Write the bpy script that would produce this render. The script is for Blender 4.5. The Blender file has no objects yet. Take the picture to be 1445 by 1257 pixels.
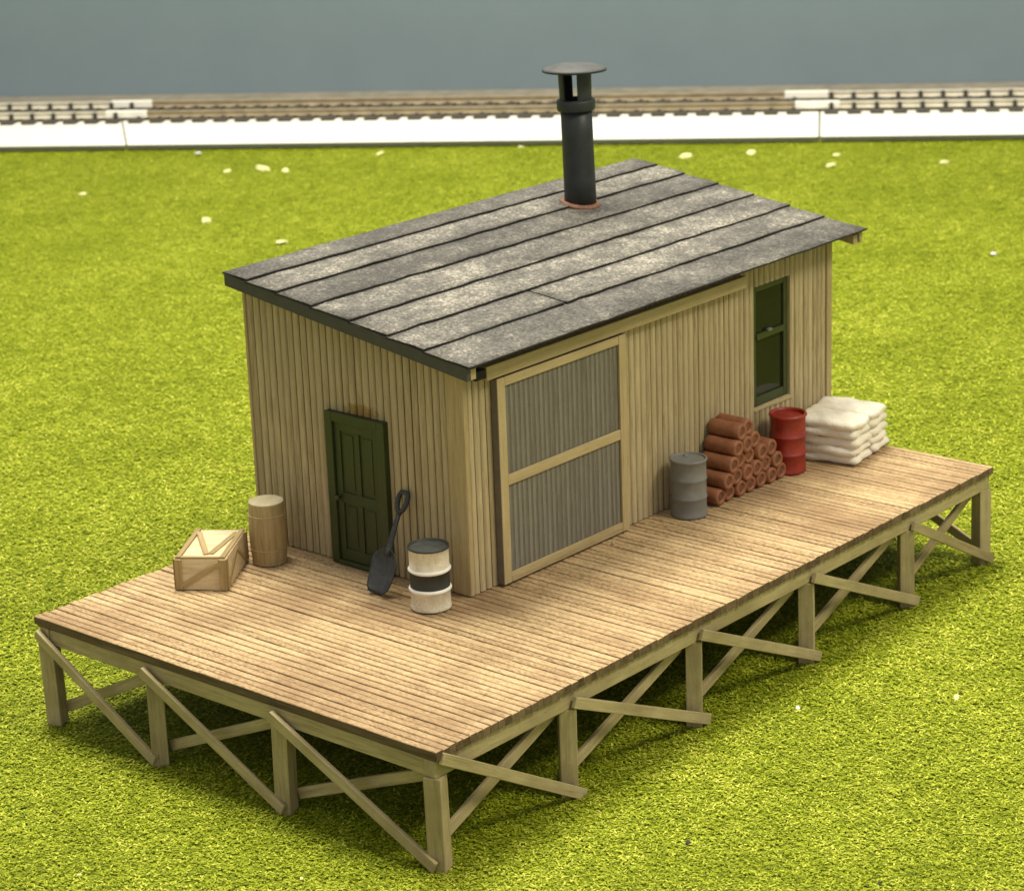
import bpy, math, random
import numpy as np
from mathutils import Matrix, Vector

random.seed(7)
rng = np.random.default_rng(11)
S = bpy.context.scene
COL = S.collection

# ------------------------------------------------------------------ camera
cam = bpy.data.cameras.new('camera')
cam.sensor_width = 36.0
cam.lens = 3411.66 / 1445 * 36.0
cam.clip_start = 0.5
cam.clip_end = 400
cam.dof.use_dof = True
cam.dof.focus_distance = 24.0
cam.dof.aperture_fstop = 1.4
co = bpy.data.objects.new('camera', cam)
COL.objects.link(co)
RT = ((0.6493928511, -0.7596009312, -0.0359909729),
      (-0.2541154966, -0.1721523949, -0.9517294087),
      (0.7167386129, 0.6271921382, -0.3048209024))
M = Matrix.Identity(4)
for i in range(3):
    M[i][0] = RT[0][i]; M[i][1] = -RT[1][i]; M[i][2] = -RT[2][i]
M[0][3], M[1][3], M[2][3] = -14.573472, -13.812664, 10.513698
co.matrix_world = M
S.camera = co

# ------------------------------------------------------------------ world + lamps
W = bpy.data.worlds.new('World'); S.world = W; W.use_nodes = True
bg = W.node_tree.nodes['Background']
bg.inputs[0].default_value = (1.0, 0.985, 0.95, 1); bg.inputs[1].default_value = 0.52

def area(name, loc, target, sx, sy, power, color):
    l = bpy.data.lights.new(name, 'AREA'); l.shape = 'RECTANGLE'
    l.size = sx; l.size_y = sy; l.energy = power; l.color = color
    o = bpy.data.objects.new(name, l); COL.objects.link(o)
    o.location = loc
    d = Vector(target) - Vector(loc)
    o.rotation_euler = d.to_track_quat('-Z', 'Y').to_euler()
    return o
area('ceiling_light', (8, 12, 44), (7, 6, 0), 15, 15, 27500, (1.0, 0.94, 0.80))
area('ceiling_light', (12, -26, 38), (6, 2, 1.5), 10, 10, 12500, (1.0, 0.91, 0.70))
area('ceiling_light', (22, 16, 36), (30, 26, 0), 10, 10, 7500, (1.0, 0.95, 0.86))

vs = S.view_settings
vs.view_transform = 'Standard'; vs.look = 'None'; vs.exposure = 0.0; vs.gamma = 1.0
vs.use_curve_mapping = False

# ------------------------------------------------------------------ mesh helper
class MB:
    def __init__(s):
        s.v = []; s.f = []; s.m = []; s.r = []; s.sm = []
    def add(s, vs, fs, mi=0, r=None, smooth=False, T=None):
        b = len(s.v)
        for p in vs:
            s.v.append(tuple(T @ Vector(p)) if T is not None else tuple(p))
        if r is None: r = random.random()
        for f in fs:
            s.f.append(tuple(b + i for i in f)); s.m.append(mi); s.r.append(r); s.sm.append(smooth)
    def box(s, a, b, mi=0, r=None, T=None, jit=0):
        x0, y0, z0 = a; x1, y1, z1 = b
        vs = [(x0,y0,z0),(x1,y0,z0),(x1,y1,z0),(x0,y1,z0),(x0,y0,z1),(x1,y0,z1),(x1,y1,z1),(x0,y1,z1)]
        if jit: vs = [tuple(c + random.uniform(-jit, jit) for c in p) for p in vs]
        s.add(vs, [(3,2,1,0),(4,5,6,7),(0,1,5,4),(1,2,6,5),(2,3,7,6),(3,0,4,7)], mi, r, False, T)
    def lathe(s, prof, seg=32, mi=0, T=None, smooth=True, wob=0, mis=None, a0=0, a1=2*math.pi):
        full = abs(a1 - a0 - 2*math.pi) < 1e-6
        n = seg if full else seg + 1
        vs = []
        for (r, z) in prof:
            for k in range(n):
                a = a0 + (a1-a0)*k/seg
                rr = r * (1 + (random.uniform(-wob, wob) if wob else 0))
                vs.append((rr*math.cos(a), rr*math.sin(a), z))
        base = len(s.v)
        fs = []; ms = []
        for i in range(len(prof)-1):
            for k in range(seg):
                k2 = (k+1) % n
                fs.append((i*n+k, i*n+k2, (i+1)*n+k2, (i+1)*n+k)); ms.append(mis[i] if mis else mi)
        b = len(s.v)
        for p in vs: s.v.append(tuple(T @ Vector(p)) if T is not None else p)
        r = random.random()
        for f, mm in zip(fs, ms):
            s.f.append(tuple(b+i for i in f)); s.m.append(mm); s.r.append(r); s.sm.append(smooth)
    def prism(s, poly, z0, z1, mi=0, r=None, T=None):
        n = len(poly)
        vs = [(x, y, z0) for x, y in poly] + [(x, y, z1) for x, y in poly]
        fs = [tuple(range(n-1, -1, -1)), tuple(range(n, 2*n))]
        for i in range(n):
            j = (i+1) % n
            fs.append((i, j, n+j, n+i))
        s.add(vs, fs, mi, r, False, T)
    def build(s, name, mats, parent=None, bevel=0, seg=2, sub=0):
        me = bpy.data.meshes.new(name)
        me.from_pydata(s.v, [], s.f); me.update()
        if not isinstance(mats, (list, tuple)): mats = [mats]
        for m in mats: me.materials.append(m)
        me.polygons.foreach_set('material_index', s.m)
        me.polygons.foreach_set('use_smooth', s.sm)
        at = me.attributes.new('rnd', 'FLOAT', 'FACE'); at.data.foreach_set('value', s.r)
        me.update()
        o = bpy.data.objects.new(name, me); COL.objects.link(o)
        if parent: o.parent = parent
        if bevel:
            b = o.modifiers.new('bevel', 'BEVEL'); b.width = bevel; b.segments = seg; b.limit_method = 'ANGLE'; b.angle_limit = math.radians(40)
        if sub:
            b = o.modifiers.new('subsurf', 'SUBSURF'); b.levels = sub; b.render_levels = sub
        return o

def thing(name, label, cat, loc=(0,0,0), rz=0, group=None):
    o = bpy.data.objects.new(name, None); COL.objects.link(o)
    o.empty_display_size = .2
    o.location = loc; o.rotation_euler = (0, 0, rz)
    tag(o, label, cat, group); return o
def tag(o, label, cat, group=None):
    o['label'] = label; o['category'] = cat
    if group: o['group'] = group
    return o

# ------------------------------------------------------------------ materials
def newmat(name):
    m = bpy.data.materials.new(name); m.use_nodes = True
    nt = m.node_tree; b = nt.nodes['Principled BSDF']
    return m, nt, b
def N(nt, t, **kw):
    n = nt.nodes.new(t)
    for k, v in kw.items():
        if k in n.inputs: n.inputs[k].default_value = v
        else: setattr(n, k, v)
    return n
def ramp(nt, fac, stops):
    r = nt.nodes.new('ShaderNodeValToRGB')
    e = r.color_ramp.elements
    while len(e) < len(stops): e.new(.5)
    for el, (p, c) in zip(e, stops):
        el.position = p; el.color = (c if len(c) == 4 else (*c, 1))
    nt.links.new(fac, r.inputs[0]); return r.outputs[0]
def mix(nt, fac, a, b, mode='MIX'):
    n = nt.nodes.new('ShaderNodeMix'); n.data_type = 'RGBA'; n.blend_type = mode
    for sock, val in ((n.inputs[0], fac), (n.inputs[6], a), (n.inputs[7], b)):
        if hasattr(val, 'is_linked') or isinstance(val, bpy.types.NodeSocket): nt.links.new(val, sock)
        else: sock.default_value = val if not isinstance(val, tuple) or len(val) == 4 else (*val, 1)
    return n.outputs[2]
def math_(nt, op, a, b=None):
    n = nt.nodes.new('ShaderNodeMath'); n.operation = op
    for i, v in enumerate((a, b)):
        if v is None: continue
        if isinstance(v, bpy.types.NodeSocket): nt.links.new(v, n.inputs[i])
        else: n.inputs[i].default_value = v
    return n.outputs[0]
def noise(nt, vec, scale, detail=4, rough=.55, mapscale=None, offset=None):
    if mapscale:
        mp = nt.nodes.new('ShaderNodeMapping'); mp.inputs['Scale'].default_value = mapscale
        nt.links.new(vec, mp.inputs[0]); vec = mp.outputs[0]
    n = N(nt, 'ShaderNodeTexNoise', Scale=scale, Detail=detail, Roughness=rough)
    nt.links.new(vec, n.inputs['Vector']); return n.outputs[0]
def objvec(nt, rand=True):
    tc = nt.nodes.new('ShaderNodeTexCoord')
    if not rand: return tc.outputs['Object']
    oi = nt.nodes.new('ShaderNodeObjectInfo')
    m = math_(nt, 'MULTIPLY', oi.outputs['Random'], 37.0)
    va = nt.nodes.new('ShaderNodeVectorMath'); va.operation = 'ADD'
    nt.links.new(tc.outputs['Object'], va.inputs[0]); nt.links.new(m, va.inputs[1])
    return va.outputs[0]
def bump(nt, b, h, strength, dist=.02):
    n = N(nt, 'ShaderNodeBump', Strength=strength, Distance=dist)
    nt.links.new(h, n.inputs['Height']); nt.links.new(n.outputs[0], b.inputs['Normal'])

def wood(name, light, mid, dark, axis, rndamt=.25, blotch=None, blotch_amt=.5, rough=.75, grain=9., stain=None, bscale=.9, stretch=.06, fleck=.5, soft=1.0):
    m, nt, b = newmat(name)
    v = objvec(nt)
    sc = [grain]*3; sc[axis] = grain*stretch
    n1 = noise(nt, v, 2.2, 6, .65, tuple(sc))
    sc2 = [40.]*3; sc2[axis] = 2.2*stretch/.06
    n2 = noise(nt, v, 1.6, 3, .6, tuple(sc2))
    s = math_(nt, 'ADD', math_(nt, 'MULTIPLY', n1, .55), math_(nt, 'MULTIPLY', n2, .45))
    at = N(nt, 'ShaderNodeAttribute', attribute_name='rnd')
    s = math_(nt, 'ADD', s, math_(nt, 'MULTIPLY', math_(nt, 'SUBTRACT', at.outputs['Fac'], .5), rndamt))
    c = ramp(nt, s, [(.50-.22*soft, dark), (.50-.03*soft, mid), (.50+.18*soft, light)])
    if blotch:
        n3 = noise(nt, v, bscale, 5, .6)
        f = ramp(nt, n3, [(.42, (0,0,0)), (.66, (blotch_amt,)*3)])
        c = mix(nt, f, c, blotch, 'MIX')
    n4 = noise(nt, v, 42, 3, .7)
    sp = ramp(nt, n4, [(.62, (0,0,0)), (.74, (fleck,)*3)])
    c = mix(nt, sp, c, tuple(x*.45 for x in dark))
    if stain:
        c = stain(nt, c)
    nt.links.new(c, b.inputs['Base Color'])
    b.inputs['Roughness'].default_value = rough
    b.inputs['Specular IOR Level'].default_value = .25
    bump(nt, b, s, .35, .012)
    return m

def paint(name, c1, c2, rough=.5, scale=6, wear=None, wear_at=.68, bumps=.15, spec=.4, fine=None):
    m, nt, b = newmat(name)
    v = objvec(nt)
    n1 = noise(nt, v, scale, 5, .6)
    c = ramp(nt, n1, [(.3, c1), (.7, c2)])
    if wear:
        n2 = noise(nt, v, scale*3.1, 4, .7)
        f = ramp(nt, n2, [(wear_at, (0,0,0)), (wear_at+.07, (.8,.8,.8))])
        c = mix(nt, f, c, wear)
    nt.links.new(c, b.inputs['Base Color'])
    r = math_(nt, 'ADD', math_(nt, 'MULTIPLY', n1, .3), rough-.15)
    nt.links.new(r, b.inputs['Roughness'])
    b.inputs['Specular IOR Level'].default_value = spec
    n3 = noise(nt, v, scale*6, 3, .6)
    bump(nt, b, n3, bumps, .015)
    return m

SIDL, SIDM, SIDD = (.52,.43,.255), (.395,.32,.18), (.225,.172,.088)
def glue_stain(nt, c):
    tc = nt.nodes.new('ShaderNodeTexCoord')
    sx = nt.nodes.new('ShaderNodeSeparateXYZ'); nt.links.new(tc.outputs['Object'], sx.inputs[0])
    n = noise(nt, tc.outputs['Object'], 14, 4, .6)
    dy = math_(nt, 'DIVIDE', math_(nt, 'SUBTRACT', sx.outputs[1], 3.80), .27)
    dz = math_(nt, 'DIVIDE', math_(nt, 'SUBTRACT', sx.outputs[2], 2.99), .10)
    d = math_(nt, 'ADD', math_(nt, 'MULTIPLY', dy, dy), math_(nt, 'MULTIPLY', dz, dz))
    d = math_(nt, 'ADD', d, math_(nt, 'MULTIPLY', math_(nt, 'SUBTRACT', n, .5), 2.6))
    f = ramp(nt, d, [(.45, (.75,.75,.75)), (1.0, (0,0,0))])
    return mix(nt, f, c, (.25,.135,.02))
M_side = wood('siding_wood', SIDL, SIDM, SIDD, 2, .12, (.36,.295,.175), .6, grain=15, soft=.8)
M_sidel = wood('siding_wood_end', SIDL, SIDM, SIDD, 2, .12, (.36,.295,.175), .6, grain=15, soft=.8, stain=glue_stain)
M_trim = wood('trim_wood', (.49,.395,.21), (.40,.315,.16), (.26,.19,.09), 2, .1, (.33,.26,.13), .5)
M_trimx = wood('trim_wood_along', (.49,.395,.21), (.40,.315,.16), (.26,.19,.09), 0, .1, (.33,.26,.13), .5)
M_frame = wood('platform_timber', (.50,.42,.235), (.40,.325,.165), (.24,.18,.085), 0, .1, (.26,.20,.10), .6, bscale=1.5)
M_deck = wood('deck_boards', (.60,.445,.245), (.435,.305,.158), (.185,.115,.055), 1, .10, (.25,.155,.078), .9, grain=22, bscale=.75, stretch=.36, fleck=.85, soft=.72)
M_deckedge = wood('deck_edge_stain', (.22,.16,.09), (.13,.09,.05), (.05,.034,.02), 1, .25, (.10,.06,.03), .6)
M_gap = paint('groove_dark', (.055,.033,.014), (.09,.055,.025), .9)
M_groove = paint('siding_groove', (.085,.062,.026), (.13,.098,.045), .9)
M_doorpanel = wood('weathered_grey_panel', (.225,.222,.180), (.17,.167,.132), (.105,.10,.075), 2, .15)
M_doorgroove = paint('panel_groove', (.04,.034,.024), (.06,.05,.035), .9)
M_doorside = paint('door_side', (.12,.10,.075), (.17,.14,.10), .8)
M_green = paint('dark_green_paint', (.027,.037,.009), (.038,.050,.014), .45, 8, (.10,.10,.06), .80, .2)
M_black = paint('black_paint', (.020,.024,.024), (.032,.037,.036), .5, 7, (.08,.08,.075), .78, .12, .35)
M_iron = paint('shovel_iron', (.022,.025,.026), (.05,.054,.054), .45, 14, (.15,.15,.14), .74, .35)
M_capm = paint('dusty_cap', (.050,.053,.053), (.085,.087,.084), .6, 9, (.22,.21,.19), .74, .3)
M_fascia = paint('dark_fascia', (.046,.044,.040), (.066,.063,.056), .6, 6, (.13,.125,.1), .75)
M_copper = paint('copper_flashing', (.16,.07,.04), (.30,.15,.09), .5, 14, (.5,.33,.25), .66, .6)
M_grey = paint('grey_drum_paint', (.150,.150,.140), (.19,.188,.175), .5, 7, (.28,.28,.26), .74, .12)
M_red = paint('red_drum_paint', (.20,.016,.009), (.31,.027,.012), .42, 6, (.06,.012,.01), .72, .2, .5)
M_white = paint('chalky_white_paint', (.56,.49,.34), (.74,.69,.55), .6, 11, (.30,.23,.12), .60, .25)
M_whitering = paint('white_ring_paint', (.78,.76,.68), (.86,.84,.78), .5, 11)
M_band = paint('black_band_paint', (.02,.023,.018), (.032,.034,.027), .5, 11, (.2,.18,.13), .8)
M_lid = paint('dark_lid', (.035,.04,.036), (.065,.07,.064), .5, 10, (.15,.15,.13), .74, .3)
M_pipe = paint('terracotta', (.195,.074,.034), (.29,.115,.053), .5, 9, (.40,.20,.13), .74, .45, .4)
M_pipeshade = paint('terracotta_hollow_shade', (.12,.045,.022), (.18,.07,.034), .6, 9)  # darker terracotta, shade of the shallow end dimples put into the colour
M_bag = paint('off_white_cloth', (.76,.69,.54), (.86,.82,.70), .7, 4, (.60,.50,.36), .72, .8, .2)
M_crate = wood('crate_panel', (.74,.62,.40), (.62,.50,.30), (.44,.34,.19), 0, .1, (.42,.32,.18), .5)
M_batten = wood('crate_batten', (.44,.33,.16), (.32,.235,.105), (.20,.14,.06), 0, .2)
M_barrel = wood('barrel_wood', (.48,.38,.20), (.38,.29,.14), (.26,.185,.08), 2, .12, (.40,.245,.08), .6, bscale=3)
M_barreltop = wood('barrel_head', (.62,.56,.38), (.50,.43,.26), (.34,.27,.14), 0, .2)
M_hoop = paint('barrel_hoop', (.36,.26,.12), (.50,.39,.20), .6, 12)
M_bed = paint('white_roadbed', (.70,.69,.61), (.75,.74,.66), .8, 1.5, bumps=.1, spec=.1)
M_ledge = paint('brown_ledge', (.16,.145,.11), (.25,.225,.17), .9, 2.5)
M_ballast_shade = paint('ballast_and_rail_shade', (.10,.085,.05), (.20,.165,.10), .9, 9)  # tan ballast, darkened and widened to include the shadow at the rail base
M_sleeper = paint('dark_sleeper', (.045,.04,.03), (.075,.065,.05), .8, 5)
M_railtan = paint('rusty_rail', (.28,.225,.14), (.42,.345,.22), .5, 3)
M_railbright = paint('bright_rail', (.62,.57,.44), (.74,.70,.58), .35, 4)
M_joiner = paint('white_joiner', (.80,.77,.66), (.86,.84,.76), .5, 4)
M_wall = paint('grey_blue_wall', (.166,.212,.240), (.178,.224,.250), .85, .6, bumps=.3, spec=.1)
M_flake = paint('pale_flake', (.72,.70,.24), (.82,.80,.42), .7, 8)
M_flakew = paint('white_flake', (.8,.8,.76), (.86,.86,.84), .7, 8)
M_flakeb = paint('dark_flake', (.03,.03,.03), (.06,.06,.055), .9, 8, spec=.05)

def roofing():
    m, nt, b = newmat('dusty_tar_paper')
    v = objvec(nt, True)
    n1 = noise(nt, v, 1.1, 5, .62, (.7, 1.3, 1))
    n2 = noise(nt, v, 26, 4, .75)
    n3 = noise(nt, v, 5, 5, .7)
    s = math_(nt, 'ADD', math_(nt, 'MULTIPLY', n1, .36), math_(nt, 'ADD', math_(nt, 'MULTIPLY', n2, .54), math_(nt, 'MULTIPLY', n3, .25)))
    at = N(nt, 'ShaderNodeAttribute', attribute_name='rnd')
    s = math_(nt, 'ADD', s, math_(nt, 'MULTIPLY', math_(nt, 'SUBTRACT', at.outputs['Fac'], .5), .06))
    c = ramp(nt, s, [(.43, (.038,.035,.031)), (.54, (.088,.083,.073)), (.63, (.18,.168,.140)), (.73, (.46,.43,.35))])
    nt.links.new(c, b.inputs['Base Color'])
    b.inputs['Roughness'].default_value = .75
    b.inputs['Specular IOR Level'].default_value = .3
    bump(nt, b, n2, .5, .015)
    return m
M_roof = roofing()
M_edge = paint('black_roof_edge', (.012,.011,.010), (.02,.019,.017), .8)

def glass():
    m, nt, b = newmat('dark_green_glass')
    b.inputs['Base Color'].default_value = (.018,.022,.011,1); b.inputs['Specular IOR Level'].default_value = .22; b.inputs['Roughness'].default_value = .04
    tr = nt.nodes.new('ShaderNodeBsdfTransparent'); tr.inputs[0].default_value = (.22,.25,.16,1)
    mx = nt.nodes.new('ShaderNodeMixShader'); mx.inputs[0].default_value = .75
    out = nt.nodes['Material Output']
    nt.links.new(tr.outputs[0], mx.inputs[1]); nt.links.new(b.outputs[0], mx.inputs[2]); nt.links.new(mx.outputs[0], out.inputs[0])
    return m
M_glass = glass()

def turf(fibre):
    m, nt, b = newmat('turf_fibre' if fibre else 'turf_mat')
    tc = nt.nodes.new('ShaderNodeTexCoord'); v = tc.outputs['Object']
    n1 = noise(nt, v, .45, 4, .6)
    n2 = noise(nt, v, 3.0, 4, .65)
    s = math_(nt, 'ADD', math_(nt, 'MULTIPLY', n1, .36), math_(nt, 'MULTIPLY', n2, .54))
    if fibre:
        at = N(nt, 'ShaderNodeAttribute', attribute_name='rnd')
        s = math_(nt, 'ADD', math_(nt, 'MULTIPLY', s, .75), math_(nt, 'MULTIPLY', at.outputs['Fac'], .42))
    else:
        n3 = noise(nt, v, 22, 3, .7)
        s = math_(nt, 'ADD', math_(nt, 'MULTIPLY', s, .6), math_(nt, 'MULTIPLY', n3, .5))
    c = ramp(nt, s, [(.28, (.105,.135,.004)), (.46, (.195,.245,.008)), (.64, (.335,.39,.018)), (.84, (.66,.66,.11))])
    nt.links.new(c, b.inputs['Base Color'])
    b.inputs['Roughness'].default_value = .7
    b.inputs['Specular IOR Level'].default_value = .15
    if not fibre:
        bump(nt, b, n3, .8, .06)
    return m
M_turf = turf(False); M_fibre = turf(True)

# ------------------------------------------------------------------ ground
B0 = Vector((20.771, 33.037, 0))                       # foot of the roadbed slope
TD = Vector((.5486, -.8361, 0)); ND = Vector((.8361, .5486, 0))
TD.normalize(); ND = Vector((-TD.y, TD.x, 0))
if ND.x < 0: ND = -ND
def bgp(t, n, z=0): return B0 + TD*t + ND*n + Vector((0,0,z))

mb = MB()
gx0, gx1, gy0, gy1 = -40, 70, -45, 70
mb.add([(gx0,gy0,-.052),(gx1,gy0,-.052),(gx1,gy1,-.052),(gx0,gy1,-.052)], [(0,1,2,3)])
g = mb.build('ground', M_turf); g['kind'] = 'structure'

CAM = np.array([-14.573, -13.813, 10.514])
def fibres():
    # scattered fibres, thinner with distance from where the mat is seen closely
    tot = []
    R2 = np.array([[.6494, -.7596], [.7167, .6272]])
    ncand = 5_000_000
    x = rng.uniform(-9, 35, ncand); y = rng.uniform(-9, 35, ncand)
    P = np.stack([x, y], 1); D = P - CAM[:2]
    d = np.sqrt((D**2).sum(1) + CAM[2]**2)
    dirv = np.array([.7526, .6585]); fwd = D @ dirv; side = D @ np.array([.6585, -.7526])
    vis = (np.abs(side) < fwd*.235 + 1.6) & (fwd > 15)
    inside = (P - np.array([B0.x, B0.y])) @ np.array([ND.x, ND.y]) < .2
    dens = np.clip((22/d)**1.7, 0, 1)
    keep = vis & inside & (rng.random(ncand) < dens)
    P = P[keep]; d = d[keep]; n = len(P)
    sc = np.clip(d/24, .9, 1.25)
    L = rng.uniform(.022, .050, n)*sc; Wd = rng.uniform(.012, .022, n)*sc
    az = rng.uniform(0, 2*np.pi, n); el = np.radians(rng.uniform(-8, 18, n))
    dx = np.cos(az)*np.cos(el); dy = np.sin(az)*np.cos(el); dz = np.sin(el)
    px, py = -np.sin(az), np.cos(az)
    z0 = rng.uniform(-.046, -.018, n)
    b0 = np.stack([P[:,0]-px*Wd/2, P[:,1]-py*Wd/2, z0], 1)
    b1 = np.stack([P[:,0]+px*Wd/2, P[:,1]+py*Wd/2, z0], 1)
    tx, ty, tz = P[:,0]+dx*L, P[:,1]+dy*L, z0+dz*L
    t1 = np.stack([tx+px*Wd*.3, ty+py*Wd*.3, tz], 1); t0 = np.stack([tx-px*Wd*.3, ty-py*Wd*.3, tz], 1)
    V = np.stack([b0, b1, t1, t0], 1).reshape(-1, 3).astype(np.float32)
    me = bpy.data.meshes.new('turf_fibres')
    me.vertices.add(4*n); me.vertices.foreach_set('co', V.ravel())
    me.loops.add(4*n); me.loops.foreach_set('vertex_index', np.arange(4*n, dtype=np.int32))
    me.polygons.add(n); me.polygons.foreach_set('loop_start', np.arange(0, 4*n, 4, dtype=np.int32))
    me.update(calc_edges=True)
    at = me.attributes.new('rnd', 'FLOAT', 'FACE'); at.data.foreach_set('value', rng.random(n).astype(np.float32))
    me.materials.append(M_fibre)
    o = bpy.data.objects.new('turf_grass', me); COL.objects.link(o); o['kind'] = 'stuff'
    tag(o, 'yellow green model turf covering the ground', 'grass')
    print('fibres', n)
fibres()

# ------------------------------------------------------------------ wall, ledge, roadbed, track
mb = MB()
q = [bgp(-22, 5.7, -.5), bgp(46, 5.7, -.5), bgp(46, 6.1, -.5), bgp(-22, 6.1, -.5)]
mb.add(q + [p + Vector((0,0,18)) for p in q], [(3,2,1,0),(4,5,6,7),(0,1,5,4),(1,2,6,5),(2,3,7,6),(3,0,4,7)])
tag(mb.build('wall', M_wall), 'plain blue grey wall behind the railway track', 'wall')
mb = MB()
prof = [(3.95,-.02),(3.95,.30),(5.69,.36),(5.69,-.02)]
vsn = [bgp(-22,n,z) for n,z in prof] + [bgp(46,n,z) for n,z in prof]
mb.add(vsn, [(0,1,5,4),(1,2,6,5),(2,3,7,6),(0,3,2,1),(4,5,6,7)])
o = mb.build('baseboard', M_ledge); o['kind'] = 'structure'

secs = [(-9., 2.66, 'left'), (2.70, 19.44, 'middle'), (19.48, 33., 'right')]
bedlab = {'left': 'white foam roadbed section left of the hairline joint under the bright track end',
          'middle': 'long middle white foam roadbed section behind the shed',
          'right': 'white foam roadbed section under the track at the right edge of the photo'}
trlab = {'left': 'short visible track length with bright rails at the left edge of the photo',
         'middle': 'long tan railed track length running behind the stovepipe',
         'right': 'track length with bright rails at the right edge of the photo'}
prof = [(.30,-.06),(.28,.05),(0,.11),(1.18,.365),(1.27,.38),(1.74,.38),(3.58,.38),(3.9,.38),(3.94,.37),(3.94,-.02)]
sleeper_me = {}
for t0, t1, key in secs:
    mb = MB(); n = len(prof); vsn = []
    K = 24
    for k in range(K+1):
        t = t0 + (t1-t0)*k/K
        sk = -.34 if (key == 'left' and k == K) or (key == 'middle' and k == 0) else 0
        vsn += [bgp(t + sk*(a-1.3), a + (random.uniform(-.012,.012) if 2 < i < 4 else 0), z) for i, (a, z) in enumerate(prof)]
    fs = []
    fb = []
    for k in range(K):
        for i in range(n-1):
            (fb if i == 5 else fs).append((k*n+i, (k+1)*n+i, (k+1)*n+i+1, k*n+i+1))
    fs += [tuple(range(n)), tuple(reversed(range(K*n, K*n+n)))]
    mb.add(vsn, fs)
    bb = len(mb.v) - len(vsn)
    for f in fb: mb.f.append(tuple(bb+i for i in f)); mb.m.append(1); mb.r.append(.5); mb.sm.append(False)
    tag(mb.build('roadbed', [M_bed, M_ballast_shade]), bedlab[key], 'roadbed', 'white roadbed sections')
    tk = thing('railway_track', trlab[key], 'track', bgp((t0+t1)/2, 2.6, .38), math.atan2(TD.y, TD.x), 'railway track lengths')
    half = (t1-t0)/2
    mr = M_railtan if key == 'middle' else M_railbright
    for side in (-.72, .72):
        mb = MB()
        rp = [(-.055,.062),(-.055,.085),(-.018,.095),(-.018,.165),(-.04,.175),(-.04,.215),(.04,.215),(.04,.175),(.018,.165),(.018,.095),(.055,.085),(.055,.062)]
        a = [(-half, side+y, z) for y, z in rp]; b = [(half, side+y, z) for y, z in rp]; n = len(rp)
        mb.add(a+b, [tuple(range(n)), tuple(reversed(range(n,2*n)))] + [(i, n+i, n+(i+1)%n, (i+1)%n) for i in range(n)])
        mb.build('rail', mr, tk)
    ns = int((t1-t0)/.53)
    for k in range(ns):
        x = -half + .25 + k*.53
        if sleeper_me.get(key) is None:
            hc = .095 if key == 'middle' else .205
            mb = MB(); mb.box((-.16,-1.25,0),(.16,1.25,.06))
            for sd in (-.72,.72):
                mb.box((-.05, sd-.13, .06),(.05, sd-.057, hc)); mb.box((-.05, sd+.057, .06),(.05, sd+.13, hc))
            s0 = mb.build('sleeper', M_sleeper, tk, bevel=.02); sleeper_me[key] = s0
            s0.location = (x, 0, .001)
        else:
            s1 = sleeper_me[key].copy(); COL.objects.link(s1); s1.parent = tk; s1.location = (x, random.uniform(-.02,.02), .001)
    # bright joiners sit at the left end of middle and right lengths
    if key != 'left':
        for side, off in ((-.72, .15), (.72, -.12)):
            mb = MB(); mb.box((-half-.75+off, side-.075, .055),(-half+.30+off, side+.075, .232))
            mb.build('rail_joiner', M_joiner, tk, .02)

# ------------------------------------------------------------------ loading platform
L, WD, ZT = 10.0, 5.73, 1.187
plat = thing('loading_platform', 'timber loading platform on braced posts carrying the shed and goods', 'platform', (L/2, WD/2, 0))
def up(mb, name, mats, par, **k):                        # build in world coordinates under a parent at par.location
    o = mb.build(name, mats, par, **k); o.location = -par.location; return o
PD = plat
mb = MB()
x = 0.0; pitch = .099; i = 0
while x < L - .02:
    w = pitch*random.uniform(.93,1.07); x1 = min(x+w, L)
    if L - x1 < .05: x1 = L
    g1, g2 = random.uniform(.003,.011), random.uniform(.003,.011)
    dz = random.uniform(-.004,.004); e0 = random.uniform(-.007,.007); e1 = random.uniform(-.02,.02)
    c = .007
    g1 *= 1.15; g2 *= 1.15
    prof = [(x+g1,ZT-.085),(x+g1,ZT-c+dz),(x+g1+c,ZT+dz),(x1-g2-c,ZT+dz),(x1-g2,ZT-c+dz),(x1-g2,ZT-.085)]
    nseg = 24; vsn = []
    for k in range(nseg+1):
        y = -0.0+e0 + (WD+e1-e0)*k/nseg
        jx = random.uniform(-.0035,.0035); jz = random.uniform(-.002,.002)
        vsn += [(px+jx, y, pz+jz) for px, pz in prof]
    n = 6; r = random.random(); first = (i == 0)
    fs = []; 
    for k in range(nseg):
        for a in range(5): fs.append((k*n+a, k*n+a+1, (k+1)*n+a+1, (k+1)*n+a))
    mb.add(vsn, fs, 0, r)
    b = len(mb.v) - len(vsn)
    for f in ((0,5,4,3,2,1), tuple(nseg*n + q for q in (0,1,2,3,4,5))):
        mb.f.append(tuple(b+q for q in f)); mb.m.append(1); mb.r.append(r); mb.sm.append(False)
    if first:
        for fi in range(len(mb.f)-len(fs)-2, len(mb.f)-2):
            if (fi - (len(mb.f)-len(fs)-2)) % 5 == 0: mb.m[fi] = 1
    x = x1; i += 1
up(mb, 'deck_boards', [M_deck, M_deckedge], plat)
mb = MB(); mb.box((.02,.03,ZT-.10),(L-.02,WD-.02,ZT-.022))
up(mb, 'deck_underlay', M_gap, plat)

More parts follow.
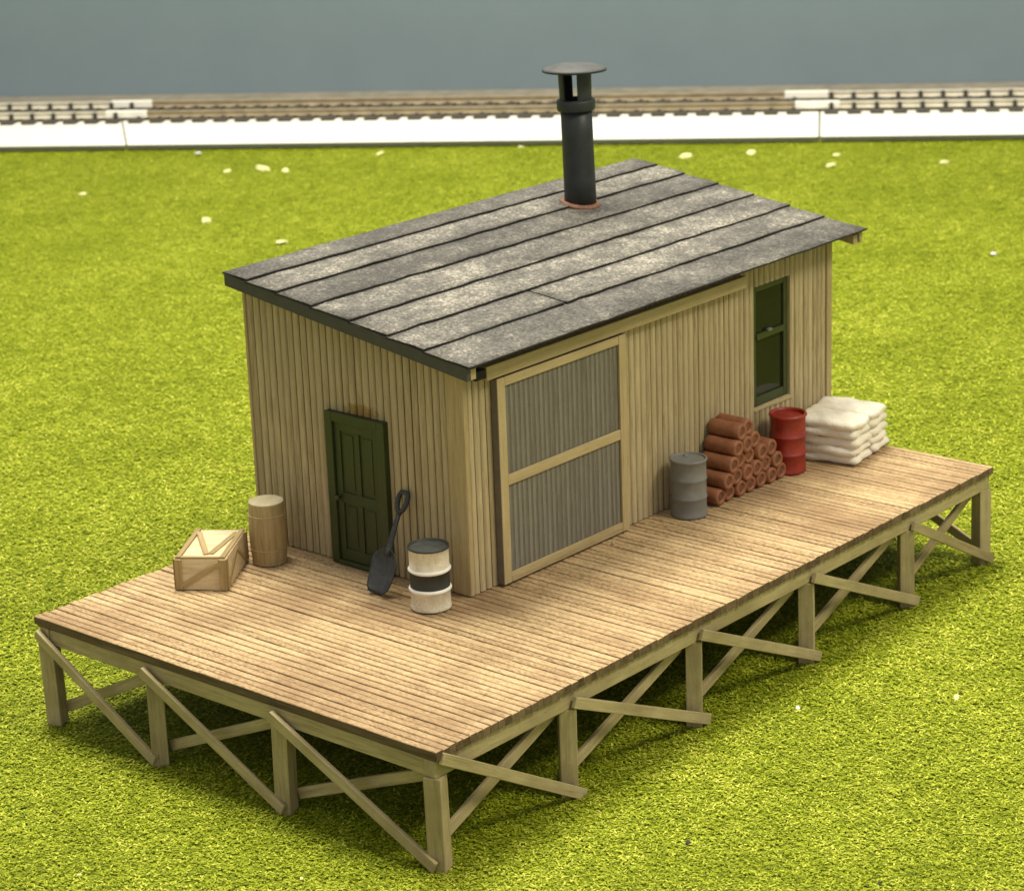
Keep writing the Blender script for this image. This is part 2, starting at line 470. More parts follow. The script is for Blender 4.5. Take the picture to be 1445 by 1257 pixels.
def beam(a, b, w, t, name='beam', mat=M_frame, par=plat, roll=0):
    a, b = Vector(a), Vector(b); d = b - a; ln = d.length
    mb = MB(); mb.box((0,-t/2,-w/2),(ln,t/2,w/2), jit=.004)
    o = mb.build(name, mat, par, bevel=.007)
    R = d.to_track_quat('X','Z').to_matrix().to_4x4()
    if roll: R = R @ Matrix.Rotation(roll, 4, 'X')
    o.matrix_local = Matrix.Translation(a - par.location) @ R
    return o
BZ = ZT - .105 - .085                                    # beam centre height
PS = .17
beam((.02,.11,BZ),(L-.02,.11,BZ), .17, .14); beam((.02,WD-.11,BZ),(L-.02,WD-.11,BZ), .17, .14)
beam((.10,.19,BZ),(.10,WD-.19,BZ), .17, .14); beam((L-.10,.19,BZ),(L-.10,WD-.19,BZ), .17, .14)
YP = [.10, 2.10, 3.97, 5.66]; XP = [.085, 1.985, 4.06, 6.13, 8.18, 9.90]
YP[3] = WD - .09
PT = BZ - .087
def post(x, y):
    lean = (random.uniform(-.02,.02), random.uniform(-.02,.02))
    beam((x+lean[0], y+lean[1], -.07), (x, y, PT), PS, PS, 'post')
for xx in XP: post(xx, YP[0]); post(xx, YP[3])
for yy in YP[1:3]: post(XP[0], yy); post(XP[-1], yy)
bw, bt = .115, .05
def br(a, b): beam(a, b, bw, bt, 'brace')
# long sides: outside braces fall towards +x, inside ones rise
for yface, s in ((YP[0], -1), (YP[3], 1)):
    yo = yface + s*(PS/2 + bt/2 + .004); yi = yface - s*(PS/2 + bt/2 + .004)
    for k in range(5):
        up0 = .14 if k == 0 else 0.0
        br((XP[k]-.02, yo, BZ-.01 + up0 + random.uniform(-.02,.02)), (XP[k+1]+.10, yo, (-.03 if k == 0 else .015)+random.uniform(-.015,.02)))
        if s > 0 and k == 0: continue
        br((XP[k]+.06, yi, .14), (XP[k+1]-.10, yi, PT-.06))
for xface, s in ((XP[0], -1), (XP[-1], 1)):
    xo = xface + s*(PS/2 + bt/2 + .004); xi = xface - s*(PS/2 + bt/2 + .004)
    for k in range(3):
        br((xo, YP[k+1]+.05, BZ+.0+random.uniform(-.02,.02)), (xo, YP[k]-.05, .03))
        br((xi, YP[k+1]-.06, .13), (xi, YP[k]+.12, PT-.05))

# ------------------------------------------------------------------ shed
X0, X1, Y0, Y1 = 3.097, 9.94, 2.298, 5.52
RX0, RX1, RY0, RY1, RZF, RZB = 2.847, 10.217, 1.9835, 5.5626, 3.8197, 4.36
SL = (RZB-RZF)/(RY1-RY0)
def rz(y): return RZF + (y-RY0)*SL                        # top of roofing
shed = thing('storage_shed', 'tan board sided shed with sloping grey tar paper roof on the platform', 'shed', ((X0+X1)/2, (Y0+Y1)/2, ZT))
def us(mb, name, mats, **k): return up(mb, name, mats, shed, **k)
TW = .08
def boards(mb, a0, a1, fn, z0, z1f, pitch=.102, g=.026, c=.0115):
    """vertical boards between a0 and a1 along the wall; fn(a, depth, z) -> point; depth 0 is the face"""
    n = max(1, round((a1-a0)/pitch)); w = (a1-a0)/n
    for k in range(n):
        a, b = a0+k*w, a0+(k+1)*w
        cc = c*random.uniform(.7,1.3)
        g_ = g*random.uniform(.8,1.25)
        pr = [(a,TW),(a,g_),(a+cc*.6,g_*.80),(a+cc*1.5,g_*.25),(a+cc*2.6,0),(b-cc*2.6,0),(b-cc*1.5,g_*.25),(b-cc*.6,g_*.80),(b,g_),(b,TW)]
        n_ = len(pr)
        bot = [fn(p, d, z0) for p, d in pr]; top = [fn(p, d, z1f(p)) for p, d in pr]
        r = random.random()
        fs_ = [(i, i+1, n_+i+1, n_+i) for i in range(n_-1)]
        mb.add(bot+top, [fs_[1], fs_[7]], 1, r)
        mb.add(bot+top, [fs_[i] for i in (2,3,4,5,6)], 0, r, True)
        mb.add(bot+top, [fs_[0], fs_[8], (n_-1,0,n_,2*n_-1), tuple(reversed(range(n_))), tuple(range(n_,2*n_))], 0, r)
zb = ZT + .012
wtop = lambda y: rz(y) - .052
# front wall with the window opening
WX0, WX1, WZ0, WZ1 = 8.31, 9.06, 1.945, 3.455
ff = lambda a, d, z: (a, Y0+d, z)
ft = wtop(Y0)
mb = MB()
boards(mb, X0+.06, WX0, ff, zb, lambda a: ft)
boards(mb, WX1, X1-.1, ff, zb, lambda a: ft)
boards(mb, WX0, WX1, ff, zb, lambda a: WZ0)
boards(mb, WX0, WX1, ff, WZ1, lambda a: ft)
mb.box((WX0-.001,Y0+.0795,zb+.01),(WX1+.001,Y0+.10,WZ0-.01))
us(mb, 'wall', [M_side, M_groove])
# left end wall
lf = lambda a, d, z: (X0+d, a, z)
mb = MB(); boards(mb, Y0+.25, Y1-.03, lf, zb, wtop)
us(mb, 'wall', [M_sidel, M_groove])
mb = MB(); boards(mb, Y0+.09, Y1-.03, lambda a, d, z: (X1-d, a, z), zb, wtop)
us(mb, 'wall', [M_side, M_groove])
mb = MB(); boards(mb, X0+.01, X1-.01, lambda a, d, z: (a, Y1-d, z), zb, lambda a: wtop(Y1)-.01)
us(mb, 'wall', [M_side, M_groove])
# inner lining keeps light out of the seams
# corner boards
mb = MB(); mb.box((X0-.012,Y0-.012,ZT+.004),(X0+.058,Y0+.246,wtop(Y0)-.003)); us(mb, 'corner_board', M_trim, bevel=.02)
mb = MB(); mb.box((X1-.098,Y0-.014,ZT+.004),(X1+.012,Y0+.086,wtop(Y0)-.003)); us(mb, 'corner_board', M_trim, bevel=.012)
mb = MB(); mb.box((X0-.01,Y1-.028,ZT+.004),(X0+.02,Y1+.008,wtop(Y1)-.02)); us(mb, 'corner_board', M_trim, bevel=.006)
mb = MB(); mb.box((X0+.1, Y0+.1, ZT+.003),(X1-.1, Y1-.1, ZT+.02)); us(mb, 'floor', M_trimx)

# roof
mb = MB()
def slab(mb, x0, x1, y0, y1, top0, thick, mi=0):
    vs = [(x0,y0,rz(y0)+top0-thick),(x1,y0,rz(y0)+top0-thick),(x1,y1,rz(y1)+top0-thick),(x0,y1,rz(y1)+top0-thick),
          (x0,y0,rz(y0)+top0),(x1,y0,rz(y0)+top0),(x1,y1,rz(y1)+top0),(x0,y1,rz(y1)+top0)]
    mb.add(vs, [(3,2,1,0),(4,5,6,7),(0,1,5,4),(1,2,6,5),(2,3,7,6),(3,0,4,7)], mi)
slab(mb, RX0+.08, RX1-.08, RY0+.07, RY1-.02, -.012, .035)
roof = us(mb, 'roof', M_edge)
seams = [RY0, 2.60, 3.123, 3.666, 4.22, 4.745, 5.20, RY1]
def strip(y0, y1, x0, x1, lift=.022):
    mb = MB(); n = int((x1-x0)/.25); m = 4
    top = []; 
    for k in range(n+1):
        x = x0+(x1-x0)*k/n; row = []
        j0 = random.uniform(-.010,.010)
        for q in range(m+1):
            f = q/m; y = y0-.02 + (y1+.02-y0)*f
            if q == 0: y += j0
            row.append((x + (random.uniform(-.008,.008) if k in (0,n) else 0), y, rz(y) + lift*(1-f)*1.0 - .004*f + random.uniform(-.0035,.0035)))
        top.append(row)
    b = [p for row in top for p in row]
    low = [(p[0], p[1], p[2]-.020) for p in b]
    N1 = len(b); M1 = m+1
    fs = []; fe = []
    for k in range(n):
        for q in range(m):
            i0 = k*M1+q
            fs.append((i0, i0+M1, i0+M1+1, i0+1))
            fe.append((N1+i0, N1+i0+1, N1+i0+M1+1, N1+i0+M1))
        fe.append((k*M1, N1+k*M1, N1+(k+1)*M1, (k+1)*M1)); fe.append((k*M1+m, (k+1)*M1+m, N1+(k+1)*M1+m, N1+k*M1+m))
    for q in range(m):
        fe.append((q, q+1, N1+q+1, N1+q)); k = n*M1; fe.append((k+q, N1+k+q, N1+k+q+1, k+q+1))
    r = random.random()
    base = len(mb.v); mb.v += b + low
    for f in fs: mb.f.append(f); mb.m.append(0); mb.r.append(r); mb.sm.append(True)
    for f in fe: mb.f.append(f); mb.m.append(1); mb.r.append(r); mb.sm.append(False)
    o = mb.build('roofing_strip', [M_roof, M_edge], roof); o.location = (0,0,0)
    return o
for k in range(7):
    y0, y1 = seams[k], seams[k+1]
    if k == 1:
        strip(y0, y1, RX0, 5.12); strip(y0, y1, 5.145, RX1)
    else:
        strip(y0, y1, RX0+random.uniform(-.015,.01), RX1+random.uniform(-.01,.015))
# end fascia boards and rafter ends
def fascia(x0, x1, mat):
    mb = MB(); y0, y1 = RY0+.03, RY1-.02
    vs = []
    for x in (x0, x1):
        vs += [(x,y0,rz(y0)-.155),(x,y1,rz(y1)-.155),(x,y1,rz(y1)-.012),(x,y0,rz(y0)-.012)]
    mb.add(vs, [(0,1,2,3),(7,6,5,4),(0,4,5,1),(1,5,6,2),(2,6,7,3),(3,7,4,0)])
    us(mb, 'fascia', mat, bevel=.006)
fascia(RX0+.008, RX0+.075, M_fascia); fascia(RX1-.075, RX1-.02, M_frame)
for xx in (RX0+.13, 5.2, 7.6, RX1-.14):
    mb = MB(); y0 = (RY0+.05 if xx in (RX0+.13, RX1-.14) else Y0+.1); y1 = RY1-.05
    vs = []
    for x in (xx-.045, xx+.045):
        vs += [(x,y0,rz(y0)-.165),(x,y1,rz(y1)-.165),(x,y1,rz(y1)-.050),(x,y0,rz(y0)-.050)]
    mb.add(vs, [(0,1,2,3),(7,6,5,4),(0,4,5,1),(1,5,6,2),(2,6,7,3),(3,7,4,0)])
    us(mb, 'rafter', M_trimx, bevel=.004)

# four panel door on the end wall
DY0, DY1, DZ0, DZ1 = 3.40, 4.285, ZT+.006, 2.945
dp = thing  # (alias unused)
mb = MB(); xf = X0
fr = .105
mb.box((xf-.075,DY0,DZ0),(xf+.01,DY0+fr,DZ1)); mb.box((xf-.075,DY1-fr,DZ0),(xf+.01,DY1,DZ1))
mb.box((xf-.0745,DY0+fr,DZ1-fr),(xf+.01,DY1-fr,DZ1-.0005)); mb.box((xf-.085,DY0+fr,DZ0),(xf+.01,DY1-fr,DZ0+.05))
dframe = us(mb, 'door_frame', M_green, bevel=.008)
mb = MB()
a0, a1, b0, b1 = DY0+fr+.003, DY1-fr-.003, DZ0+.052, DZ1-fr-.003
ym = (a0+a1)/2; st = .085; zl = DZ0+.78
mb.box((xf-.022,a0,b0),(xf+.008,a1,b1))                                  # back sheet
def rail(ya, yb, za, zc, d=.041): mb.box((xf-d,ya,za),(xf-.021,yb,zc))
rail(a0, a0+st, b0, b1); rail(a1-st, a1, b0, b1)
rail(a0+st, a1-st, b0, b0+.13, .0405); rail(a0+st, a1-st, b1-.10, b1, .0405); rail(a0+st, a1-st, zl-.06, zl+.06, .0405)
rail(ym-.035, ym+.035, b0+.13, zl-.06, .0400); rail(ym-.035, ym+.035, zl+.06, b1-.10, .0400)
for ya, yb in ((a0+st, ym-.035), (ym+.035, a1-st)):
    for za, zc in ((b0+.13, zl-.06), (zl+.06, b1-.10)):
        mb.box((xf-.030, ya+.035, za+.035),(xf-.0215, yb-.035, zc-.035))
door = us(mb, 'door', M_green, bevel=.007)
mb = MB(); T = Matrix.Translation((xf-.041, a1-.045, zl)) @ Matrix.Rotation(-math.pi/2, 4, 'Y')
mb.lathe([(0,.0),(.012,0),(.012,.03),(.028,.038),(.032,.055),(.022,.07),(0,.074)], 16, 0, T)
mb.box((xf-.047, a1-.07, zl-.06),(xf-.0395, a1-.02, zl+.06))
kn = mb.build('door_knob', M_green, door)

mb = MB(); mb.box((3.20, Y0-.10, 3.56),(3.36, Y0+.003, 3.66)); us(mb, 'eave_block', M_edge, bevel=.006)
# big sliding door: track board, frame, two grooved panels
yd = Y0 - .10
SX0, SX1, SZ0, SZ1 = 3.525, 5.70, 1.215, 3.50
mb = MB(); mb.box((3.365, Y0-.105, 3.53),(8.0, Y0+.003, 3.675), jit=.003); us(mb, 'door_track', M_trimx, bevel=.006)
mb = MB(); mb.box((SX0-.0, Y0-.07, SZ0),(SX1, Y0-.012, SZ1)); back = us(mb, 'sliding_door', M_doorside)
def sub(mb, name, mats, par, **k):
    o = mb.build(name, mats, par, **k); o.location = (0,0,0); return o
fw = .125
mb = MB()
mb.box((SX0+.001, yd, SZ0),(SX0+fw, Y0-.071, SZ1)); sub(mb, 'stile', M_trim, back, bevel=.006)
mb = MB(); mb.box((SX1-fw, yd-.002, SZ0-.002),(SX1, Y0-.071, SZ1)); sub(mb, 'stile', M_trim, back, bevel=.006)
mb = MB(); mb.box((SX0-.006, yd+.004, SZ0+.003),(SX0, Y0-.012, SZ1-.003)); sub(mb, 'edge_strip', M_doorside, back)
for za, zc in ((SZ0+.0, SZ0+.11), (2.305, 2.42), (SZ1-.095, SZ1)):
    mb = MB(); mb.box((SX0+fw+.001, yd+.001, za),(SX1-fw-.001, Y0-.071, zc), jit=.002)
    sub(mb, 'cross_rail', M_trimx, back, bevel=.006)
for za, zc in ((SZ0+.105, 2.31), (2.415, SZ1-.09)):
    mb = MB()
    n = 24; w = (SX1-SX0-2*fw)/n; xa = SX0+fw
    for k in range(n):
        a, b = xa+k*w, xa+(k+1)*w; yf = yd+.028; yb2 = Y0-.0705
        c = .019; r = random.random()
        pr = [(a,yb2),(a,yf+.034),(a+.008,yf+.034),(a+.018,yf),(b-.016,yf),(b-.008,yf+.034),(b,yf+.034),(b,yb2)]
        bot = [(p,y,za) for p,y in pr]; top = [(p,y,zc) for p,y in pr]; q8 = [(i,i+1,9+i,8+i) for i in range(7)]
        mb.add(bot+top, [q8[1],q8[2],q8[4],q8[5]], 1, r)
        mb.add(bot+top, [q8[3],q8[0],q8[6],(7,6,5,4,3,2,1,0),tuple(range(8,16))], 0, r)
    sub(mb, 'grooved_panel', [M_doorpanel, M_doorgroove], back)

# window: sash frame set back in the opening
yw = Y0 + .045
mb = MB(); s1 = .085
mb.box((WX0+.002,yw,WZ0+.002),(WX0+s1,yw+.05,WZ1-.002)); mb.box((WX1-s1,yw,WZ0+.002),(WX1-.002,yw+.05,WZ1-.002))
mb.box((WX0+s1,yw+.0005,WZ0+.002),(WX1-s1,yw+.05,WZ0+.12)); mb.box((WX0+s1,yw+.0005,WZ1-.085),(WX1-s1,yw+.05,WZ1-.002))
mb.box((WX0+s1,yw-.015,2.775),(WX1-s1,yw+.04,2.85))
win = us(mb, 'window_frame', M_green, bevel=.006)
mb = MB(); mb.box((WX0+s1-.01,yw+.022,2.84),(WX1-s1+.01,yw+.028,WZ1-.08)); sub(mb, 'pane', M_glass, win)
mb = MB(); mb.box((WX0+s1-.01,yw+.030,WZ0+.11),(WX1-s1+.01,yw+.036,2.78)); sub(mb, 'pane', M_glass, win)
mb = MB(); mb.box((8.62,yw-.028,2.848),(8.70,yw+.01,2.872)); sub(mb, 'sash_catch', M_grey, win)
mb = MB(); mb.box((WX0-.02,Y0-.008,WZ0-.045),(WX1+.03,Y0+.04,WZ0-.002), jit=.004); us(mb, 'window_sill', M_trimx, bevel=.01)

# stovepipe
cb = Vector((8.085, 4.74, 4.18))
tilt = Matrix.Rotation(.020, 4, Vector((-.7526, -.6585, 0)))
CT = Matrix.Translation(cb) @ tilt
mb = MB()
mb.lathe([(.0,0),(.198,0),(.196,.35),(.193,.9),(.192,1.24),(.17,1.24),(.165,.9),(0,.88)], 40, 0, CT)
chim = us(mb, 'stovepipe', M_black)
def subc(mb, name, mat, **k): return sub(mb, name, mat, chim, **k)
mb = MB(); mb.lathe([(.190,1.215),(.228,1.222),(.236,1.24),(.236,1.33),(.228,1.35),(.165,1.353),(.165,1.25)], 40, 0, CT)
subc(mb, 'collar', M_black)
mb = MB()
view = math.atan2(-.6585, -.7526)
for a_mid, wdt in ((view-1.25, .42), (view+.70, .60), (view+2.15, .80), (view-2.38, .62)):
    r0, r1 = .196, .172
    vsn = []; K = 8
    for k in range(K+1):
        a = a_mid - wdt + 2*wdt*k/K
        for (r, z) in ((r0,1.345),(r0*1.04,1.70),(r1*1.04,1.70),(r1,1.345)):
            vsn.append((r*math.cos(a), r*math.sin(a), z))
    fs = []
    for k in range(K):
        for q in range(4):
            fs.append((k*4+q, (k+1)*4+q, (k+1)*4+(q+1)%4, k*4+(q+1)%4))
    fs += [(0,1,2,3), (K*4+3,K*4+2,K*4+1,K*4)]
    mb.add(vsn, fs, 0, None, False, CT)
subc(mb, 'vent_cage', M_black)
mb = MB()
ctilt = CT @ Matrix.Translation((0,0,1.69)) @ Matrix.Rotation(.03, 4, 'Y')
mb.lathe([(0,.0),(.36,.0),(.392,.005),(.395,.028),(.37,.045),(.25,.078),(.12,.095),(0,.10)], 44, 0, ctilt, True, .004, mis=[0,0,0,1,1,1,1])
subc(mb, 'rain_cap', [M_black, M_capm])
mb = MB()
for k in range(36):
    pass
prof = [(.185,-.02),(.235,-.02),(.25,.0),(.24,.022),(.21,.035),(.19,.03)]
sh = Matrix.Identity(4); sh[2][1] = SL
mb.lathe(prof, 40, 0, Matrix.Translation((cb.x-.01, cb.y, rz(cb.y)+.012)) @ sh, True, .03)
subc(mb, 'flashing', M_copper)

# ------------------------------------------------------------------ goods on the platform
def drum(name, label, loc, r, h, mats, mis_fn, bead=.014, group=None, rz_=0):
    t = thing(name, label, 'drum', loc, rz_, group)
    return t
def drum_profile(r, h, bead, b1, b2):
    return [(0,0),(r*.96,0),(r,.008),(r+.006,.02),(r,.034),(r*.985,b1-.022),(r+bead*.6,b1-.012),(r+bead,b1),(r+bead*.6,b1+.012),(r*.985,b1+.022),
            (r*.985,b2-.022),(r+bead*.6,b2-.012),(r+bead,b2),(r+bead*.6,b2+.012),(r*.985,b2+.022),(r*.985,h-.03),(r+.008,h-.02),(r+.008,h),(r-.012,h),(r-.016,h-.018)]
# grey drum
t = thing('oil_drum', 'grey painted oil drum beside the terracotta pipes', 'drum', (6.52, 1.975, ZT+.004), .4)
mb = MB(); mb.lathe(drum_profile(.208, .69, .006, .235, .455), 40); mb.build('drum_body', M_grey, t)
mb = MB(); mb.lathe([(.192,.672),(.17,.674),(.0,.676)], 40); mb.lathe([(.0,.692),(.025,.690),(.03,.676)], 12, 0, Matrix.Translation((.11,.06,0)), True); mb.build('drum_lid', M_grey, t)
# red drum
t = thing('oil_drum', 'glossy red oil drum between the pipes and the white sacks', 'drum', (8.49, 1.95, ZT+.004), 1.0)
mb = MB(); mb.lathe(drum_profile(.215, .72, .010, .24, .46), 40); mb.lathe([(.19,.69),(.188,.715),(.205,.735),(.226,.73),(.232,.708),(.222,.69)], 40); mb.build('drum_body', M_red, t)
mb = MB(); mb.lathe([(.205,.695),(.17,.694),(.0,.697)], 40); mb.build('drum_lid', M_red, t)
# white and black drum
t = thing('oil_drum', 'white oil drum with a black middle band and dark lid near the shovel', 'drum', (2.65, 2.47, ZT+.004), .2)
h, r = .69, .213
mb = MB()
pr = drum_profile(r, h, .016, .225, .44)
mis = [1]*(len(pr)-1)
mis = []
for i in range(len(pr)-1):
    z = (pr[i][1]+pr[i+1][1])/2
    if z < .013: mis.append(1)
    elif abs(z-.225) < .0225 or abs(z-.44) < .0225: mis.append(2)
    elif .24 < z < .43: mis.append(1)
    elif z > h-.022: mis.append(1)
    else: mis.append(0)
mb.lathe(pr, 48, 0, None, True, .006, mis=mis); mb.build('drum_body', [M_white, M_band, M_whitering], t)
mb = MB(); mb.lathe([(.2,.672),(.17,.675),(.0,.679)], 40); mb.build('drum_lid', M_lid, t)
# wooden barrel
t = thing('barrel', 'plain wooden barrel standing against the end wall behind the crate', 'barrel', (2.63, 4.88, ZT+.004), .3)
mb = MB(); n = 18; prof = [(.188,0),(.199,.10),(.208,.24),(.211,.35),(.208,.46),(.202,.58),(.194,.70)]
for k in range(n):
    a0, a1 = 2*math.pi*k/n, 2*math.pi*(k+1)/n - .006
    vsn = []
    for rr, z in prof:
        for a in (a0, (a0+a1)/2, a1):
            q = rr*(1 if a == (a0+a1)/2 else .997)
            vsn.append((q*math.cos(a), q*math.sin(a), z))
    m_ = len(prof)
    for rr, z in ((prof[-1][0]-.02, .70), (prof[-1][0]-.02, .66)):
        for a in (a0, (a0+a1)/2, a1): vsn.append((rr*math.cos(a), rr*math.sin(a), z))
    fs = []
    for i in range(m_+1):
        for q in range(2): fs.append((i*3+q, i*3+q+1, (i+1)*3+q+1, (i+1)*3+q))
    mb.add(vsn, fs)
mb.lathe([(.16,.001),(.175,.35),(.17,.66)], 24, 0, None, False)
mb.build('staves', M_barrel, t)
mb = MB(); mb.lathe([(.186,.690),(.1935,.700),(.1935,.710),(.188,.714),(.10,.716),(0,.717)], 40, 0, None, False); mb.lathe([(0,.002),(.186,.002)], 32); mb.build('barrel_head', M_barreltop, t)
for z, rr in ((.008,.188),(.17,.2045),(.56,.2035)):
    mb = MB(); mb.lathe([(rr-.004,z),(rr+.005,z+.003),(rr+.005,z+.013),(rr-.004,z+.016)], 36); mb.build('hoop', M_hoop, t)

# crate
t = thing('wooden_crate', 'low tan wooden crate with diagonal straps at the back corner of the platform', 'crate', (1.957, 5.085, ZT+.004), math.atan2(-.467, .304))
cw, cl, ch = .28, .465, .36
# local: x along front edge (towards camera right), y into depth
mb = MB(); mb.box((-cw,-cl,0),(cw,cl,ch), jit=.008); mb.build('crate_body', M_crate, t, bevel=.012)
def batten(a, b, nrm, w=.075, th=.018):
    a, b, nrm = Vector(a), Vector(b), Vector(nrm); d = (b-a); ln = d.length; d.normalize()
    s_ = nrm.cross(d)
    mb = MB(); mb.box((-.0,-w/2,-.004),(ln,w/2,th), jit=.004)
    o = mb.build('batten', M_batten, t, bevel=.004)
    R = Matrix((d, s_, nrm)).transposed().to_4x4(); o.matrix_local = Matrix.Translation(a) @ R
for sx in (-1, 1):
    x_ = sx*cw; nx = (sx,0,0)
    for y_ in (-cl+.035, cl-.035): batten((x_,y_,.01),(x_,y_,ch-.005), nx)
    batten((x_,-cl+.07,.05),(x_,0.0,ch-.05), nx, .055); batten((x_,0.02,ch-.05),(x_,cl-.07,.05), nx, .055)
for sy in (-1, 1):
    y_ = sy*cl; ny = (0,sy,0)
    for x_ in (-cw+.035, cw-.035): batten((x_,y_,.01),(x_,y_,ch-.005), ny)
    batten((-cw+.07,y_,.05),(cw-.075,y_,ch-.05), ny, .06)
nz = (0,0,1)
for x_ in (-cw+.032, cw-.032): batten((x_,-cl+.01,ch),(x_,cl-.01,ch), nz, .06)
batten((-cw+.065,cl-.12,ch),(.04,-cl+.12,ch), nz, .06); batten((cw-.075,cl-.12,ch),(.085,-cl+.14,ch), nz, .06)
batten((-cw+.065,-cl+.03,ch),(cw-.065,-cl+.03,ch), nz, .045)

# shovel leaning on the wall
sb = Vector((2.575, 3.16, ZT+.006)); st_ = Vector((3.055, 3.15, 2.235))
t = thing('shovel', 'black square bladed shovel leaning on the wall beside the green door', 'shovel', tuple(sb))
ax = (st_-sb); SLn = ax.length; ax.normalize()
wy = Vector((0,1,0)) - ax*ax.y; wy.normalize(); nn = ax.cross(wy)     # nn faces camera side or wall
if nn.x > 0: nn = -nn
SM = Matrix((wy, ax, nn)).transposed().to_4x4()                       # local x width, y up the handle, z towards the camera
mb = MB()
nu, nv = 10, 10; bl = .50
def bw_(v): 
    w0 = .150 + .032*math.sin(min(v,.8)*math.pi*.62)
    if v < .22: w0 *= .72 + .28*math.sqrt(max(0, 1-((.22-v)/.22)**2))
    if v > .70: w0 *= 1 - ((v-.70)/.30)**2.2*.72
    return w0
for sgn in (0, 1):
    pass
vt = []
for lay in (0, 1):
    for j in range(nv+1):
        v = j/nv
        for i in range(nu+1):
            u = i/nu*2-1
            z = .045*u*u + .03*(1-v)**2*0 + .02*math.sin(v*math.pi) * -1 + .02 + (-.016 if lay else 0)
            y = v*bl + (-.02*(1-u*u)*(1-v) + .02*(1-v)) + random.uniform(-.003,.003)
            vt.append((u*bw_(v), y, z))
n1 = (nu+1)*(nv+1); fs = []
for j in range(nv):
    for i in range(nu):
        a = j*(nu+1)+i
        fs.append((a,a+1,a+nu+2,a+nu+1)); fs.append((n1+a,n1+a+nu+1,n1+a+nu+2,n1+a+1))
bd = [i for i in range(nu+1)] + [j*(nu+1)+nu for j in range(1,nv+1)] + [nv*(nu+1)+i for i in range(nu-1,-1,-1)] + [j*(nu+1) for j in range(nv-1,0,-1)]
for i in range(len(bd)):
    a, b = bd[i], bd[(i+1)%len(bd)]; fs.append((b, a, n1+a, n1+b))
mb.add(vt, fs, 0, None, True, SM)
mb.build('blade', M_iron, t)
def tube(mb, pts, rad, seg=10, T=None):
    pts = [Vector(p) for p in pts]; rings = []
    for i, p in enumerate(pts):
        d = (pts[min(i+1,len(pts)-1)] - pts[max(i-1,0)]).normalized()
        u = d.orthogonal().normalized()
        if i and abs(u.dot(rings[-1][1])) < .99:
            u = rings[-1][1] - d*d.dot(rings[-1][1]); u.normalize()
        w_ = d.cross(u); r_ = rad[i] if isinstance(rad, (list,tuple)) else rad
        rings.append(([p + (u*math.cos(2*math.pi*k/seg) + w_*math.sin(2*math.pi*k/seg))*r_ for k in range(seg)], u))
    vsn = [q for r_, _ in rings for q in r_]; fs = []
    for i in range(len(pts)-1):
        for k in range(seg): fs.append((i*seg+k, i*seg+(k+1)%seg, (i+1)*seg+(k+1)%seg, (i+1)*seg+k))
    fs += [tuple(reversed(range(seg))), tuple(range((len(pts)-1)*seg, len(pts)*seg))]
    mb.add(vsn, fs, 0, None, True, T)
mb = MB()
tube(mb, [(0,.42,.012),(0,.50,.014),(0,.60,.02),(0,.75,.018),(0,SLn-.24,.008)], [.042,.040,.030,.028,.026], 10, SM)
mb.build('handle', M_iron, t)
mb = MB(); g0 = SLn-.25
tube(mb, [(0,g0,.008),(-.045,g0+.05,.006),(-.062,g0+.11,.004),(-.062,g0+.19,.002),(-.045,g0+.225,0),(.045,g0+.225,0),(.062,g0+.19,.002),(.062,g0+.11,.004),(.045,g0+.05,.006),(0,g0,.008)], .029, 8, SM)
mb.build('grip', M_iron, t)

# terracotta pipes, each its own thing
pr_ = .1
pm = None
mb = MB(); pl = .44
mb.lathe([(.05,.016),(.056,.006),(.066,0),(.09,0),(.1,.012),(.1,.1),(.098,.22),(.1,.34),(.1,pl-.012),(.09,pl),(.07,pl),(.055,pl-.012),(.045,pl-.03),(0,pl-.03)], 22, 0, Matrix.Rotation(-math.pi/2, 4, 'X'), True, .015)
mb.lathe([(0,.014),(.051,.017)], 22, 1, Matrix.Rotation(-math.pi/2, 4, 'X'))
proto = mb.build('clay_pipe', [M_pipe, M_pipeshade])
rows = [(6.985, 7), (7.085, 6), (7.185, 5), (7.285, 3), (7.385, 2)]
rn = ['bottom', 'second', 'third', 'fourth', 'top']; on_ = ['first', 'second', 'third', 'fourth', 'fifth', 'sixth', 'seventh']
first = True
for k, (xs, cnt) in enumerate(rows):
    for j in range(cnt):
        o = proto if first else proto.copy()
        if not first: COL.objects.link(o)
        first = False
        back = .0 if not (k == 4 and j == 1) else .05
        o.location = (xs + .2*j + random.uniform(-.004,.004), 1.835 + .018*k*0 + back + random.uniform(-.035,.045), ZT+.103 + .1735*k)
        o.rotation_euler = (0, random.uniform(0,6.28), random.uniform(-.02,.02))
        row = ['bottom row', 'second row up', 'third row up', 'short fourth row', 'top pair'][k]
        tag(o, f'terracotta pipe, {on_[j]} from the grey drum side in the {row} of the pile', 'pipe', 'terracotta pipes in the pile')

